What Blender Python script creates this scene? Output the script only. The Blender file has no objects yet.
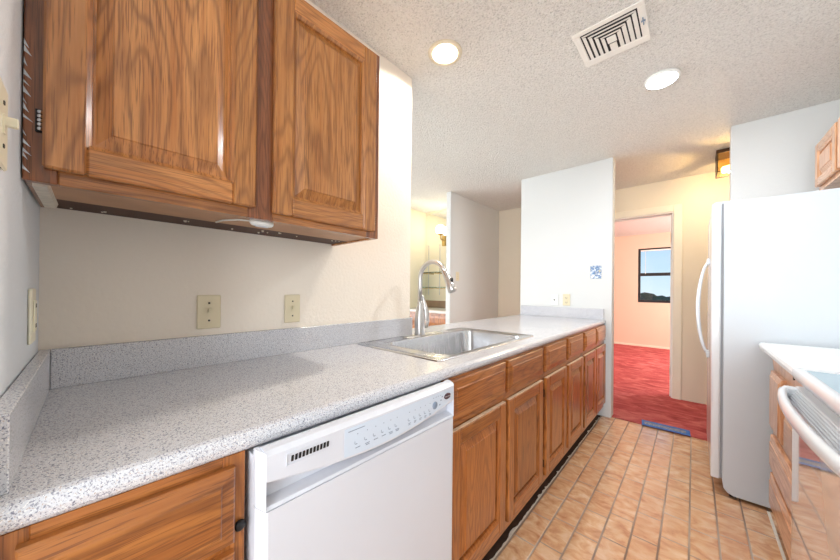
import bpy, bmesh, math, random
from mathutils import Vector, Matrix
random.seed(7)
S = bpy.context.scene
COL = S.collection

# ------------------------------------------------------------------ camera
CX, CY, CZ = 1.2463, 0.0895, 1.1805
YAW, PITCH, ROLL, FPX, CYP = -0.7392, 0.0017, 0.0098, 300.39, 289.25
def camera():
    c, s = math.cos(YAW), math.sin(YAW)
    r = Vector((c, -s, 0)); fw = Vector((s, c, 0)); up = Vector((0, 0, 1))
    cp, sp = math.cos(PITCH), math.sin(PITCH)
    f2 = fw*cp + up*sp; u2 = -fw*sp + up*cp
    cr, sr = math.cos(ROLL), math.sin(ROLL)
    r3 = r*cr + u2*sr; u3 = -r*sr + u2*cr
    m = Matrix((r3, u3, -f2)).transposed().to_4x4()
    m.translation = Vector((CX, CY, CZ))
    cam = bpy.data.cameras.new('camera'); o = bpy.data.objects.new('camera', cam)
    COL.objects.link(o); o.matrix_world = m
    cam.sensor_width = 36; cam.lens = 36*FPX/840; cam.sensor_fit = 'HORIZONTAL'
    cam.shift_y = (CYP-280)/840
    cam.clip_start = 0.02; cam.clip_end = 500
    S.camera = o
camera()

# ------------------------------------------------------------------ exposure, sky, lights
S.view_settings.view_transform = 'Standard'; S.view_settings.look = 'None'
S.view_settings.gamma = 1; S.view_settings.use_curve_mapping = False
S.view_settings.exposure = 0.42

def world():
    w = bpy.data.worlds.new('sky'); S.world = w; w.use_nodes = True
    n = w.node_tree.nodes; l = w.node_tree.links; n.clear()
    out = n.new('ShaderNodeOutputWorld'); bg = n.new('ShaderNodeBackground')
    tc = n.new('ShaderNodeTexCoord'); sp = n.new('ShaderNodeSeparateXYZ'); cr = n.new('ShaderNodeValToRGB')
    l.new(tc.outputs['Generated'], sp.inputs[0]); l.new(sp.outputs['Z'], cr.inputs[0])
    e = cr.color_ramp.elements
    e[0].position = 0.0; e[0].color = (0.62, 0.78, 0.88, 1)
    e[1].position = 0.5; e[1].color = (0.16, 0.36, 0.72, 1)
    x = e.new(0.14); x.color = (0.36, 0.60, 0.84, 1)
    l.new(cr.outputs[0], bg.inputs[0]); bg.inputs[1].default_value = 0.95
    l.new(bg.outputs[0], out.inputs[0])
world()

def area(name, loc, target, size, power, color, sy=None, shape='RECTANGLE', spread=None):
    d = bpy.data.lights.new(name, 'AREA'); o = bpy.data.objects.new(name, d); COL.objects.link(o)
    d.shape = shape; d.size = size
    if sy: d.size_y = sy
    d.energy = power; d.color = color
    if spread: d.spread = spread
    o.location = loc
    o.rotation_euler = (Vector(target)-Vector(loc)).to_track_quat('-Z', 'Y').to_euler()
    return o
H = 2.437
COOL = (0.80, 0.90, 1.0); WARM = (1.0, 0.80, 0.58)
area('unseen_rear_daylight', (0.3, -2.93, 1.35), (0.6, 0, 3.2), 3.2, 80, (0.89, 0.94, 1.0), 2.0)  # unseen rear window light, tilted up to brighten the ceiling
area('added_side_fill', (2.08, -1.70, 1.35), (0.0, 0.3, 1.7), 1.7, 70, (0.88, 0.94, 1.0), 1.5)  # unseen window light, added for sheen on the door bevels
area('unseen_dining_daylight', (-3.92, 0.8, 1.4), (0, 1.3, 2.1), 2.6, 92, (0.94, 0.97, 1.0), 1.9)  # unseen dining window light, placed to brighten the dining ceiling
area('added_bedroom_fill', (2.92, 6.6, 1.5), (0, 6.3, 1.3), 1.8, 105, (1.0, 0.95, 0.90), 1.3)  # unseen side window light, added to brighten the bedroom
area('sink_can_lamp_light', (0.264, 1.346, H+0.012), (0.264, 1.346, 0), 0.06, 10, (1.0, 0.91, 0.80), shape='DISK')
area('ceiling_disc_lamp_light', (1.10, 2.34, H-0.030), (1.10, 2.34, 0), 0.14, 11, (0.90, 0.95, 1.0), shape='DISK')

# ------------------------------------------------------------------ materials
class NT:
    def __init__(s, name):
        s.m = bpy.data.materials.new(name); s.m.use_nodes = True
        s.n = s.m.node_tree.nodes; s.l = s.m.node_tree.links
        s.b = s.n['Principled BSDF']
        s.tc = None
    def node(s, t, **k):
        x = s.n.new(t)
        for a, v in k.items():
            if a.startswith('i_'):
                key = a[2:]; key = int(key) if key.isdigit() else key
                x.inputs[key].default_value = v
            else: setattr(x, a, v)
        return x
    def coord(s, scale=(1, 1, 1), rnd=False, which='Object'):
        if not s.tc: s.tc = s.node('ShaderNodeTexCoord')
        mp = s.node('ShaderNodeMapping'); mp.inputs['Scale'].default_value = scale
        src = s.tc.outputs[which]
        if rnd:
            oi = s.node('ShaderNodeObjectInfo'); mu = s.node('ShaderNodeVectorMath', operation='SCALE')
            mu.inputs[0].default_value = (37.1, 17.3, 51.7); s.l.new(oi.outputs['Random'], mu.inputs['Scale'])
            ad = s.node('ShaderNodeVectorMath', operation='ADD')
            s.l.new(src, ad.inputs[0]); s.l.new(mu.outputs[0], ad.inputs[1]); src = ad.outputs[0]
        s.l.new(src, mp.inputs[0]); return mp.outputs[0]
    def noise(s, vec, scale, detail=3, rough=0.5, dist=0.0):
        x = s.node('ShaderNodeTexNoise'); x.inputs['Scale'].default_value = scale
        x.inputs['Detail'].default_value = detail; x.inputs['Roughness'].default_value = rough
        x.inputs['Distortion'].default_value = dist
        s.l.new(vec, x.inputs['Vector']); return x.outputs['Fac']
    def ramp(s, fac, stops, interp='LINEAR'):
        r = s.node('ShaderNodeValToRGB'); cr = r.color_ramp; cr.interpolation = interp
        while len(cr.elements) < len(stops): cr.elements.new(0.5)
        for e, (p, c) in zip(cr.elements, stops):
            e.position = p; e.color = (*c, 1) if len(c) == 3 else c
        s.l.new(fac, r.inputs[0]); return r.outputs[0]
    def mix(s, fac, a, b, mode='MIX'):
        x = s.node('ShaderNodeMix', data_type='RGBA', blend_type=mode)
        for sock, v in ((x.inputs[0], fac), (x.inputs[6], a), (x.inputs[7], b)):
            if hasattr(v, 'links'): s.l.new(v, sock)
            elif isinstance(v, (int, float)): sock.default_value = v
            else: sock.default_value = (*v, 1)
        return x.outputs[2]
    def math(s, op, a, b=0.0, c=None):
        x = s.node('ShaderNodeMath', operation=op)
        for i, v in enumerate((a, b, c)):
            if v is None: continue
            if hasattr(v, 'links'): s.l.new(v, x.inputs[i])
            else: x.inputs[i].default_value = v
        return x.outputs[0]
    def bump(s, h, strength, dist=0.01, prev=None):
        x = s.node('ShaderNodeBump'); x.inputs['Strength'].default_value = strength
        x.inputs['Distance'].default_value = dist; s.l.new(h, x.inputs['Height'])
        if prev is not None: s.l.new(prev, x.inputs['Normal'])
        s.l.new(x.outputs[0], s.b.inputs['Normal']); return x.outputs[0]
    def set(s, color=None, rough=None, metal=None, spec=None, coat=None, coatr=None):
        b = s.b
        if color is not None:
            if hasattr(color, 'links'): s.l.new(color, b.inputs['Base Color'])
            else: b.inputs['Base Color'].default_value = (*color, 1)
        for v, k in ((rough, 'Roughness'), (metal, 'Metallic'), (spec, 'Specular IOR Level'), (coat, 'Coat Weight'), (coatr, 'Coat Roughness')):
            if v is None: continue
            if hasattr(v, 'links'): s.l.new(v, b.inputs[k])
            else: b.inputs[k].default_value = v
        return s
def srgb(r, g, b):
    f = lambda v: (v/255/12.92) if v/255 <= 0.04045 else ((v/255+0.055)/1.055)**2.4
    return (f(r), f(g), f(b))

def plain(name, col, rough=0.5, metal=0.0, spec=0.5, var=0.04, scale=6.0, bump=0.0, bscale=200, coat=0):
    t = NT(name); v = t.coord()
    n = t.noise(v, scale, 3)
    a = tuple(c*(1-var) for c in col); b = tuple(min(1, c*(1+var)) for c in col)
    t.set(t.ramp(n, [(0.3, a), (0.7, b)]), rough, metal, spec, coat)
    if bump: t.bump(t.noise(v, bscale, 2), bump, 0.002)
    return t.m
def emit(name, col, strength):
    t = NT(name); t.set(col, 0.4); t.b.inputs['Emission Color'].default_value = (*col, 1)
    t.b.inputs['Emission Strength'].default_value = strength
    return t.m
def oak1(name, axis, light, mid, dark, rough=0.30, seed=0.0):
    """axis: direction of the grain in object space"""
    t = NT(name)
    def sc(a, b): return tuple(b if i == axis else (a*0.25 if i == 0 else a) for i in range(3))
    v = t.coord((1, 1, 1), True)
    def mp(scale):
        m = t.node('ShaderNodeMapping'); m.inputs['Scale'].default_value = scale
        m.inputs['Location'].default_value = (seed*3.1, seed*5.7, seed*7.3)
        t.l.new(v, m.inputs[0]); return m.outputs[0]
    big = t.noise(mp(sc(5.5, 0.75)), 1.0, 2, 0.45, 0.2)
    wob = t.noise(mp(sc(60, 9)), 1.0, 2, 0.5)
    rings = t.math('SINE', t.math('ADD', t.math('MULTIPLY', big, 170.0), t.math('MULTIPLY', wob, 3.0)))
    rings = t.math('MULTIPLY_ADD', rings, 0.5, 0.5)
    fine = t.noise(mp(sc(330, 10)), 1.0, 2, 0.6)
    mid_n = t.noise(mp(sc(70, 2.2)), 1.0, 4, 0.65)
    tone = t.noise(mp(sc(3.0, 1.0)), 1.0, 2)
    c1 = t.ramp(mid_n, [(0.30, mid), (0.68, light)])
    c2 = t.mix(t.math('MULTIPLY', t.math('POWER', rings, 3.5), 0.50), c1, dark)
    pores = t.ramp(fine, [(0.38, (1, 1, 1)), (0.48, (0, 0, 0))])
    c3 = t.mix(t.math('MULTIPLY', pores, 0.62), c2, dark)
    c4 = t.mix(t.ramp(tone, [(0.35, (0, 0, 0)), (0.7, (0.4, 0.4, 0.4))]), c3, mid)
    t.set(c4, rough, 0, 0.5, 0.6, 0.16)
    t.bump(t.math('SUBTRACT', fine, t.math('MULTIPLY', rings, 0.3)), 0.10, 0.0008)
    return t.m
OAKS = {}
def oak(name, axis, L, M_, D, rough=0.30):
    ms = []
    for k, f in enumerate((1.0, 0.86, 1.10)):
        g = lambda c: (c[0]*f, c[1]*f*(0.99 if k == 1 else 1.0), c[2]*f*(0.94 if k == 1 else 1.03))
        ms.append(oak1(name+('', '_deep', '_light')[k], axis, g(L), g(M_), g(D), rough, k*1.7))
    OAKS[ms[0].name] = ms
    return ms[0]
def board(m):
    return random.choice(OAKS[m.name]) if m.name in OAKS else m
OL, OM, OD = srgb(212, 150, 88), srgb(180, 112, 54), srgb(104, 58, 26)
FL, FM, FD = srgb(160, 98, 56), srgb(128, 72, 38), srgb(80, 42, 20)
oak_v = oak('oak_vertical_grain', 2, OL, OM, OD)
oak_h = oak('oak_horizontal_grain', 1, OL, OM, OD)
oakf_v = oak('frame_oak_vertical_grain', 2, FL, FM, FD)
oakf_h = oak('frame_oak_horizontal_grain', 1, srgb(196, 132, 72), srgb(164, 102, 50), srgb(98, 54, 24))
oakq_v = oak('base_frame_oak_vertical_grain', 2, srgb(160, 98, 48), srgb(128, 72, 32), srgb(78, 40, 16))
BL, BM, BD = srgb(190, 122, 60), srgb(158, 90, 38), srgb(92, 46, 16)
oakb_v = oak('base_oak_vertical_grain', 2, BL, BM, BD, 0.33)
oakb_h = oak('base_oak_horizontal_grain', 1, BL, BM, BD, 0.33)
RL, RM, RD = srgb(228, 180, 140), srgb(206, 152, 110), srgb(164, 108, 70)
oakr_v = oak('right_oak_vertical_grain', 2, RL, RM, RD, 0.35)
oakr_h = oak('right_oak_horizontal_grain', 1, RL, RM, RD, 0.35)
pale_edge = plain('pale_oak_edge', srgb(214, 186, 156), 0.5, var=0.15, scale=30)
dark_wood = plain('dark_brown_board', srgb(70, 38, 22), 0.6, var=0.25, scale=12)
dark_gap = plain('dark_gap', srgb(28, 18, 12), 0.8)
under_oak = plain('cabinet_underside_board', srgb(176, 132, 96), 0.45, var=0.12, scale=10)

def wall_mat(name, col, bump=0.35, scale=70):
    t = NT(name); v = t.coord()
    n = t.noise(v, 1.3, 2); n2 = t.noise(v, scale, 4, 0.55)
    a = tuple(c*0.97 for c in col)
    t.set(t.ramp(n, [(0.3, a), (0.7, col)]), 0.75, 0, 0.3)
    t.bump(n2, bump, 0.006); return t.m
m_wall = wall_mat('textured_white_wall', srgb(243, 233, 219))  # warm tint puts the bounce light below the wall cabinet into the colour
m_wallw = wall_mat('smooth_white_wall', srgb(219, 220, 218), 0.12)
m_wallc = wall_mat('textured_white_wall_cool_lit', srgb(226, 230, 234), 0.3)  # cool copy for the left wall, window light put into its tint
m_beige = wall_mat('beige_wall', srgb(232, 220, 200), 0.15)
m_cream = wall_mat('cream_bedroom_wall', srgb(234, 206, 184), 0.12)
m_bar = wall_mat('cream_bar_wall', srgb(242, 232, 206), 0.12)
def popcorn():
    t = NT('popcorn_ceiling'); v = t.coord()
    vo = t.node('ShaderNodeTexVoronoi', feature='F1'); vo.inputs['Scale'].default_value = 85
    t.l.new(v, vo.inputs['Vector'])
    n = t.noise(v, 150, 4, 0.65)
    h = t.math('ADD', t.math('MULTIPLY', vo.outputs['Distance'], -1.0), t.math('MULTIPLY', n, 1.4))
    col = t.ramp(n, [(0.30, srgb(190, 187, 182)), (0.44, srgb(238, 234, 227)), (0.7, srgb(250, 247, 241))])  # darker specks paint the self-shadow between popcorn grains
    t.set(col, 0.9, 0, 0.1); t.bump(h, 0.75, 0.012); return t.m
m_ceil = popcorn()
def speckle():
    t = NT('speckled_grey_laminate'); v = t.coord()
    n1 = t.noise(v, 330, 2, 0.6); n2 = t.noise(v, 230, 2, 0.5); n3 = t.noise(v, 420, 1, 0.5); n4 = t.noise(v, 3, 2)
    base = t.ramp(n4, [(0.3, srgb(204, 206, 212)), (0.7, srgb(213, 213, 216))])
    c = t.mix(t.ramp(n1, [(0.54, (0, 0, 0)), (0.60, (1, 1, 1))]), base, srgb(150, 150, 160))
    c = t.mix(t.ramp(n2, [(0.64, (0, 0, 0)), (0.69, (1, 1, 1))]), c, srgb(116, 120, 138))
    c = t.mix(t.ramp(n3, [(0.60, (0, 0, 0)), (0.66, (1, 1, 1))]), c, srgb(232, 230, 228))
    c = t.mix(t.ramp(n1, [(0.32, (1, 1, 1)), (0.37, (0, 0, 0))]), c, srgb(186, 170, 160))
    t.set(c, 0.22, 0, 0.5, 0.25, 0.08); return t.m
m_top = speckle()
m_topr = plain('pale_right_laminate', srgb(228, 230, 230), 0.25, var=0.03, scale=60)
def tiles():
    t = NT('terracotta_brick_tile'); v = t.coord()
    sp = t.node('ShaderNodeSeparateXYZ'); t.l.new(v, sp.inputs[0])
    X = t.math('DIVIDE', t.math('SUBTRACT', sp.outputs[0], 0.6085), 0.1048)
    ci = t.math('FLOOR', X); fx = t.math('SUBTRACT', X, ci)
    wn = t.node('ShaderNodeTexWhiteNoise', noise_dimensions='1D'); t.l.new(ci, wn.inputs['W'])
    half = t.math('MULTIPLY', t.math('MODULO', t.math('ADD', ci, 100.0), 2.0), 0.30)
    off = t.math('ADD', half, t.math('MULTIPLY', wn.outputs['Value'], 0.22))
    Y = t.math('SUBTRACT', t.math('DIVIDE', sp.outputs[1], 0.208), off)
    ri = t.math('FLOOR', Y); fy = t.math('SUBTRACT', Y, ri)
    def edge(f, w): 
        a = t.math('MINIMUM', f, t.math('SUBTRACT', 1.0, f)); return t.math('DIVIDE', a, w)
    wob = t.math('MULTIPLY', t.noise(v, 60, 2), 0.6)
    ex = t.math('SUBTRACT', edge(fx, 0.042), wob); ey = t.math('SUBTRACT', edge(fy, 0.017), wob)
    d = t.math('MINIMUM', ex, ey)
    cb = t.node('ShaderNodeCombineXYZ'); t.l.new(ci, cb.inputs[0]); t.l.new(ri, cb.inputs[1])
    w2 = t.node('ShaderNodeTexWhiteNoise', noise_dimensions='2D'); t.l.new(cb.outputs[0], w2.inputs['Vector'])
    va = t.node('ShaderNodeVectorMath', operation='SCALE'); t.l.new(cb.outputs[0], va.inputs[0]); va.inputs['Scale'].default_value = 3.7
    vb = t.node('ShaderNodeVectorMath', operation='ADD'); t.l.new(v, vb.inputs[0]); t.l.new(va.outputs[0], vb.inputs[1])
    mp = t.node('ShaderNodeMapping'); mp.inputs['Scale'].default_value = (11, 18, 9); mp.inputs['Rotation'].default_value = (0, 0, 0.35)
    t.l.new(vb.outputs[0], mp.inputs[0])
    st = t.noise(mp.outputs[0], 1.0, 4, 0.6, 0.6)
    c = t.ramp(st, [(0.30, srgb(184, 126, 88)), (0.48, srgb(216, 170, 128)), (0.68, srgb(234, 204, 170))])
    c = t.mix(t.math('MULTIPLY', w2.outputs['Value'], 0.35), c, srgb(206, 150, 108))
    gr = t.ramp(t.noise(v, 2.2, 3), [(0.35, srgb(126, 100, 82)), (0.7, srgb(188, 170, 152))])
    msk = t.ramp(d, [(0.35, (0, 0, 0)), (0.75, (1, 1, 1))])
    col = t.mix(msk, gr, c)
    rgh = t.ramp(msk, [(0.0, (0.8,)*3), (1.0, (0.20,)*3)])
    t.set(col, rgh, 0, 0.7, 0.5, 0.15)
    b1 = t.bump(t.ramp(d, [(0.2, (0, 0, 0)), (1.0, (1, 1, 1))]), 0.6, 0.003)
    t.bump(t.noise(v, 30, 3), 0.10, 0.004, b1); return t.m
m_tile = tiles()
def carpet():
    t = NT('rust_red_carpet'); v = t.coord()
    n = t.noise(t.coord((1.0, 2.2, 1)), 3.4, 5, 0.65, 1.2); f = t.noise(v, 220, 3, 0.7)
    c = t.ramp(n, [(0.34, srgb(168, 74, 74)), (0.5, srgb(202, 98, 98)), (0.66, srgb(226, 134, 128))])
    c = t.mix(t.math('MULTIPLY', f, 0.35), c, srgb(150, 62, 58))
    t.set(c, 0.95, 0, 0.1); t.bump(f, 0.8, 0.01); return t.m
m_carpet = carpet()
m_white = plain('white_enamel', srgb(228, 232, 236), 0.22, var=0.01, coat=0.4)
m_dwwhite = plain('white_dishwasher_plastic', srgb(218, 221, 229), 0.30, var=0.01)
m_fridge = plain('white_textured_refrigerator_side', srgb(208, 215, 221), 0.38, var=0.01, bump=0.15, bscale=300)
m_ovendoor = plain('glossy_pale_oven_glass', srgb(206, 204, 202), 0.03, var=0.01, spec=1.0, coat=1.0)
m_ovendoor.node_tree.nodes['Principled BSDF'].inputs['IOR'].default_value = 1.6
m_trim = plain('white_trim_paint', srgb(240, 236, 228), 0.4, var=0.02)
m_trimb = plain('beige_trim_paint', srgb(236, 226, 206), 0.4, var=0.02)
m_black = plain('black_slot', (0.006, 0.006, 0.007), 0.6)
m_blackframe = plain('black_window_frame', (0.012, 0.012, 0.014), 0.4)
m_overlay = plain('pale_blue_control_overlay', srgb(214, 226, 240), 0.25, var=0.01)
m_mark = plain('grey_control_marks', srgb(136, 152, 172), 0.5)
m_gasket = plain('grey_gasket', srgb(150, 152, 156), 0.6)
m_logo = plain('dark_plum_badge', srgb(96, 72, 82), 0.25, metal=0.4)
m_silver = plain('silver_print', srgb(214, 214, 220), 0.3, metal=0.5)
def steel(name, col, rough, bump=0.05, stretch=(4, 300, 4)):
    t = NT(name); v = t.coord(stretch); n = t.noise(v, 1.0, 3)
    t.set(col, t.ramp(n, [(0.2, (rough*0.7,)*3), (0.8, (rough*1.3,)*3)]), 1.0); t.bump(n, bump, 0.0005); return t.m
m_steel = steel('brushed_stainless_sink', (0.62, 0.63, 0.65), 0.24)
m_nickel = steel('brushed_nickel_faucet', (0.62, 0.60, 0.58), 0.30, 0.02)
m_chrome = steel('chrome_bright', (0.75, 0.75, 0.76), 0.12, 0.0)
m_brass = steel('aged_brass', (0.50, 0.34, 0.12), 0.3, 0.0)
m_bronze = plain('dark_bronze_metal', srgb(66, 42, 26), 0.4, metal=0.6)
m_almond = plain('almond_plastic', srgb(226, 214, 182), 0.35, var=0.02)
m_white_pl = plain('white_plastic', srgb(238, 238, 234), 0.3, var=0.01)
m_ivory = plain('ivory_plastic', srgb(238, 232, 208), 0.3, var=0.01)
m_dot = plain('dark_screw', srgb(60, 52, 40), 0.5)
m_grey_hole = plain('outlet_slot', srgb(70, 66, 58), 0.6)
m_bar_top = plain('pale_bar_top', srgb(214, 206, 196), 0.3)
m_bar_splash = plain('brown_bar_splash', srgb(146, 118, 92), 0.5, var=0.1, scale=12)
m_blue = plain('blue_masking_tape', srgb(36, 108, 190), 0.5, var=0.18, scale=40)
def film():
    t = NT('grey_mesh_strip'); v = t.coord(); n = t.noise(v, 70, 3, 0.6)
    t.set(t.ramp(n, [(0.35, srgb(70, 96, 132)), (0.6, srgb(150, 156, 160))]), 0.4); t.bump(n, 0.5, 0.003); return t.m
m_film = film()
def pane(name, tint=(1, 1, 1), refl=0.10, rough=0.0):
    m = bpy.data.materials.new(name); m.use_nodes = True; n = m.node_tree.nodes; l = m.node_tree.links; n.clear()
    o = n.new('ShaderNodeOutputMaterial'); t = n.new('ShaderNodeBsdfTransparent'); g = n.new('ShaderNodeBsdfGlossy')
    x = n.new('ShaderNodeMixShader'); f = n.new('ShaderNodeFresnel'); f.inputs[0].default_value = 1.45
    t.inputs[0].default_value = (*tint, 1); g.inputs['Roughness'].default_value = rough
    l.new(f.outputs[0], x.inputs[0]); l.new(t.outputs[0], x.inputs[1]); l.new(g.outputs[0], x.inputs[2]); l.new(x.outputs[0], o.inputs[0])
    return m
m_glass = pane('clear_window_glass')
m_shelf = pane('green_edged_shelf_glass', (0.70, 0.86, 0.80))
m_amber = pane('amber_lamp_glass', (1.0, 0.88, 0.62))
m_mirror = steel('silvered_mirror', (0.88, 0.88, 0.86), 0.02, 0.0)
m_lit = emit('lit_lamp_lens', (1.0, 0.97, 0.92), 9.0)
m_litc = emit('lit_disc_lens', (0.92, 0.96, 1.0), 14.0)
m_globe = emit('lit_globe', (1.0, 0.88, 0.62), 3.5)
m_bulb = emit('lit_bulb', (1.0, 0.86, 0.55), 7.0)
m_trimring = plain('almond_trim_ring', srgb(226, 214, 188), 0.4)
m_can = plain('white_can_baffle', srgb(240, 236, 228), 0.4)
m_glasstop = plain('pale_blue_glass_cooktop', srgb(150, 178, 192), 0.06, spec=0.8, var=0.02)
m_rib = plain('light_grey_vent_rib', srgb(190, 194, 200), 0.5)
m_ring = plain('grey_burner_ring', srgb(120, 132, 140), 0.2)
def picture_plate():
    t = NT('blue_floral_plate'); v = t.coord(); n = t.noise(v, 45, 2, 0.5, 1.0)
    t.set(t.ramp(n, [(0.40, srgb(226, 232, 236)), (0.47, srgb(120, 160, 200)), (0.55, srgb(36, 84, 150)), (0.60, srgb(214, 224, 230)), (0.68, srgb(206, 190, 120))]), 0.3)
    return t.m
m_floral = picture_plate()
m_leaf = plain('distant_foliage', srgb(70, 88, 66), 0.9, var=0.5, scale=0.6)
m_ground = plain('distant_ground', srgb(84, 100, 70), 0.9, var=0.2, scale=0.05)
m_subfloor = plain('bare_dark_subfloor', srgb(64, 42, 28), 0.8, var=0.35, scale=14)
m_caulk = plain('white_caulk', srgb(222, 214, 200), 0.6, var=0.1, scale=60)

m_neutral = plain('unseen_neutral_floor', srgb(206, 200, 192), 0.95, var=0.06, scale=4, bump=0.5)
# ------------------------------------------------------------------ mesh helpers
class MB:
    def __init__(s): s.bm = bmesh.new(); s.mats = []
    def mi(s, m):
        if m not in s.mats: s.mats.append(m)
        return s.mats.index(m)
    def merge(s, b, m, smooth=False, recalc=True):
        if recalc: bmesh.ops.recalc_face_normals(b, faces=b.faces)
        i = s.mi(m) if m is not None else None
        vm = {}
        for v in b.verts: vm[v] = s.bm.verts.new(v.co)
        for f in b.faces:
            try: g = s.bm.faces.new([vm[v] for v in f.verts])
            except ValueError: continue
            g.material_index = i if i is not None else f.material_index
            g.smooth = smooth
        b.free(); return s
    def box(s, x0, x1, y0, y1, z0, z1, m, bev=0.0, seg=1):
        b = bmesh.new(); bmesh.ops.create_cube(b, size=1)
        for v in b.verts:
            v.co = Vector((x0+(v.co.x+.5)*(x1-x0), y0+(v.co.y+.5)*(y1-y0), z0+(v.co.z+.5)*(z1-z0)))
        if bev: bmesh.ops.bevel(b, geom=list(b.edges), offset=bev, segments=seg, affect='EDGES', profile=0.6)
        return s.merge(b, m, seg > 1)
    def prism(s, pts, a, b0, b1, m, smooth=False, bev=0):
        """pts in the plane normal to axis a ('x': (y,z), 'y': (x,z), 'z': (x,y))"""
        b = bmesh.new()
        def P(p, t):
            return {'x': (t, p[0], p[1]), 'y': (p[0], t, p[1]), 'z': (p[0], p[1], t)}[a]
        lo = [b.verts.new(P(p, b0)) for p in pts]; hi = [b.verts.new(P(p, b1)) for p in pts]
        n = len(pts)
        b.faces.new(lo); b.faces.new(hi)
        for i in range(n): b.faces.new([lo[i], lo[(i+1) % n], hi[(i+1) % n], hi[i]])
        if bev:
            bmesh.ops.recalc_face_normals(b, faces=b.faces)
            bmesh.ops.bevel(b, geom=list(b.edges), offset=bev, segments=2, affect='EDGES', profile=0.6)
        return s.merge(b, m, smooth)
    def loft(s, loops, m, closed=True, cap0=True, cap1=True, smooth=True):
        b = bmesh.new(); L = [[b.verts.new(p) for p in lp] for lp in loops]
        n = len(loops[0])
        for A, B in zip(L, L[1:]):
            for i in range(n if closed else n-1):
                b.faces.new([A[i], A[(i+1) % n], B[(i+1) % n], B[i]])
        if cap0: b.faces.new(L[0])
        if cap1: b.faces.new(L[-1])
        return s.merge(b, m, smooth)
    def tube(s, path, r, m, n=12, sx=1.0):
        path = [Vector(p) for p in path]
        rs = r if isinstance(r, (list, tuple)) else [r]*len(path)
        up = None; loops = []
        for i, p in enumerate(path):
            t = (path[min(i+1, len(path)-1)]-path[max(i-1, 0)]).normalized()
            if up is None:
                up = Vector((0, 0, 1)) if abs(t.z) < 0.9 else Vector((1, 0, 0))
            side = t.cross(up).normalized(); up = side.cross(t).normalized()
            loops.append([p+side*math.cos(q*2*math.pi/n)*rs[i]*sx+up*math.sin(q*2*math.pi/n)*rs[i] for q in range(n)])
        return s.loft(loops, m)
    def lathe(s, c, prof, m, n=32, axis='z', cap=True):
        loops = []
        for (r, h) in prof:
            lp = []
            for q in range(n):
                a = q*2*math.pi/n; u, w = r*math.cos(a), r*math.sin(a)
                o = {'z': (u, w, h), 'x': (h, u, w), 'y': (u, h, w)}[axis]
                lp.append(Vector(c)+Vector(o))
            loops.append(lp)
        return s.loft(loops, m, cap0=cap, cap1=cap)
    def build(s, name, parent=None, base=(0, 0, 0)):
        me = bpy.data.meshes.new(name)
        for v in s.bm.verts: v.co -= Vector(base)
        s.bm.to_mesh(me); s.bm.free()
        for m in s.mats: me.materials.append(m)
        o = bpy.data.objects.new(name, me); COL.objects.link(o)
        if parent is not None: o.parent = parent
        return o

def tag(o, label, cat, group=None, kind=None):
    o['label'] = label; o['category'] = cat
    if group: o['group'] = group
    if kind: o['kind'] = kind
    return o
class Thing:
    def __init__(s, name, label, cat, base=(0, 0, 0), group=None):
        s.base = Vector(base); s.o = bpy.data.objects.new(name, None); COL.objects.link(s.o)
        s.o.location = base; s.o.empty_display_size = 0.05; tag(s.o, label, cat, group)
    def part(s, name, mb, label=None, parent=None):
        p = mb.build(name, parent or s.o, s.base)
        if label: p['label'] = label
        return p
def struct(name, mb, label=None):
    o = mb.build(name); o['kind'] = 'structure'
    if label: o['label'] = label
    return o

# ------------------------------------------------------------------ the setting
YE = 1.372; YN = 3.368; YW = 4.45      # end of kitchen wall, end wall, hall wall
XR = 2.13                              # right wall of the kitchen
struct('floor', MB().box(-0.19, XR, -3.0, 3.405, -0.05, 0, m_tile))
b = MB()
b.box(-0.6, XR+1.5, 3.405, YW+0.12, -0.05, 0.006, m_carpet); 
b.box(-4, -0.6, 3.405, YW+0.12, -0.05, 0.006, m_carpet)
b.box(-2.0, 3.0, YW+0.12, 8.107, -0.05, 0.006, m_carpet)
struct('floor_carpet', b)
struct('floor_dining', MB().box(-4, -0.19, -3, 3.405, -0.05, 0.006, m_neutral))  # unseen floor, kept neutral so no pink bounces onto the ceiling
struct('trim_1', MB().box(0.548, 0.600, 0.90, YN-0.003, 0.0, 0.0025, m_subfloor))
# ragged edge of the tiling
rb = bmesh.new(); pts = []; y = 0.92
while y < 3.30:
    pts.append(((0.593 if random.random() < 0.14 else 0.6005)+random.uniform(-0.003, 0.001), y)); y += random.uniform(0.012, 0.03)
mbx = MB(); mbx.prism([(0.606, 0.92)]+pts[:]+[(0.606, 3.30)], 'z', 0.0026, 0.0045, m_caulk)
struct('trim_2', mbx)
struct('trim_3', MB().box(1.545, 1.556, 1.70, 2.56, 0.0, 0.0035, m_caulk))

# ceiling with a round hole for the can lamp
def ceiling():
    bm = bmesh.new()
    x0, x1, y0, y1 = -4, XR+1.5, -3, YW
    o = [bm.verts.new(p) for p in ((x0, y0, H), (x1, y0, H), (x1, y1, H), (x0, y1, H))]
    c = [bm.verts.new((0.264+0.066*math.cos(a*math.pi/20), 1.346+0.066*math.sin(a*math.pi/20), H)) for a in range(40)]
    ed = [bm.edges.new((o[i], o[(i+1) % 4])) for i in range(4)]+[bm.edges.new((c[i], c[(i+1) % 40])) for i in range(40)]
    bmesh.ops.triangle_fill(bm, use_beauty=True, use_dissolve=False, edges=ed)
    r = bmesh.ops.extrude_face_region(bm, geom=list(bm.faces))
    for v in r['geom']:
        if isinstance(v, bmesh.types.BMVert): v.co.z += 0.12
    mb = MB(); mb.merge(bm, m_ceil)
    struct('ceiling', mb)
ceiling()
struct('ceiling_bedroom', MB().box(-2.0, 3.0, YW+0.12, 8.107, 2.42, 2.52, m_ceil))

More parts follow.
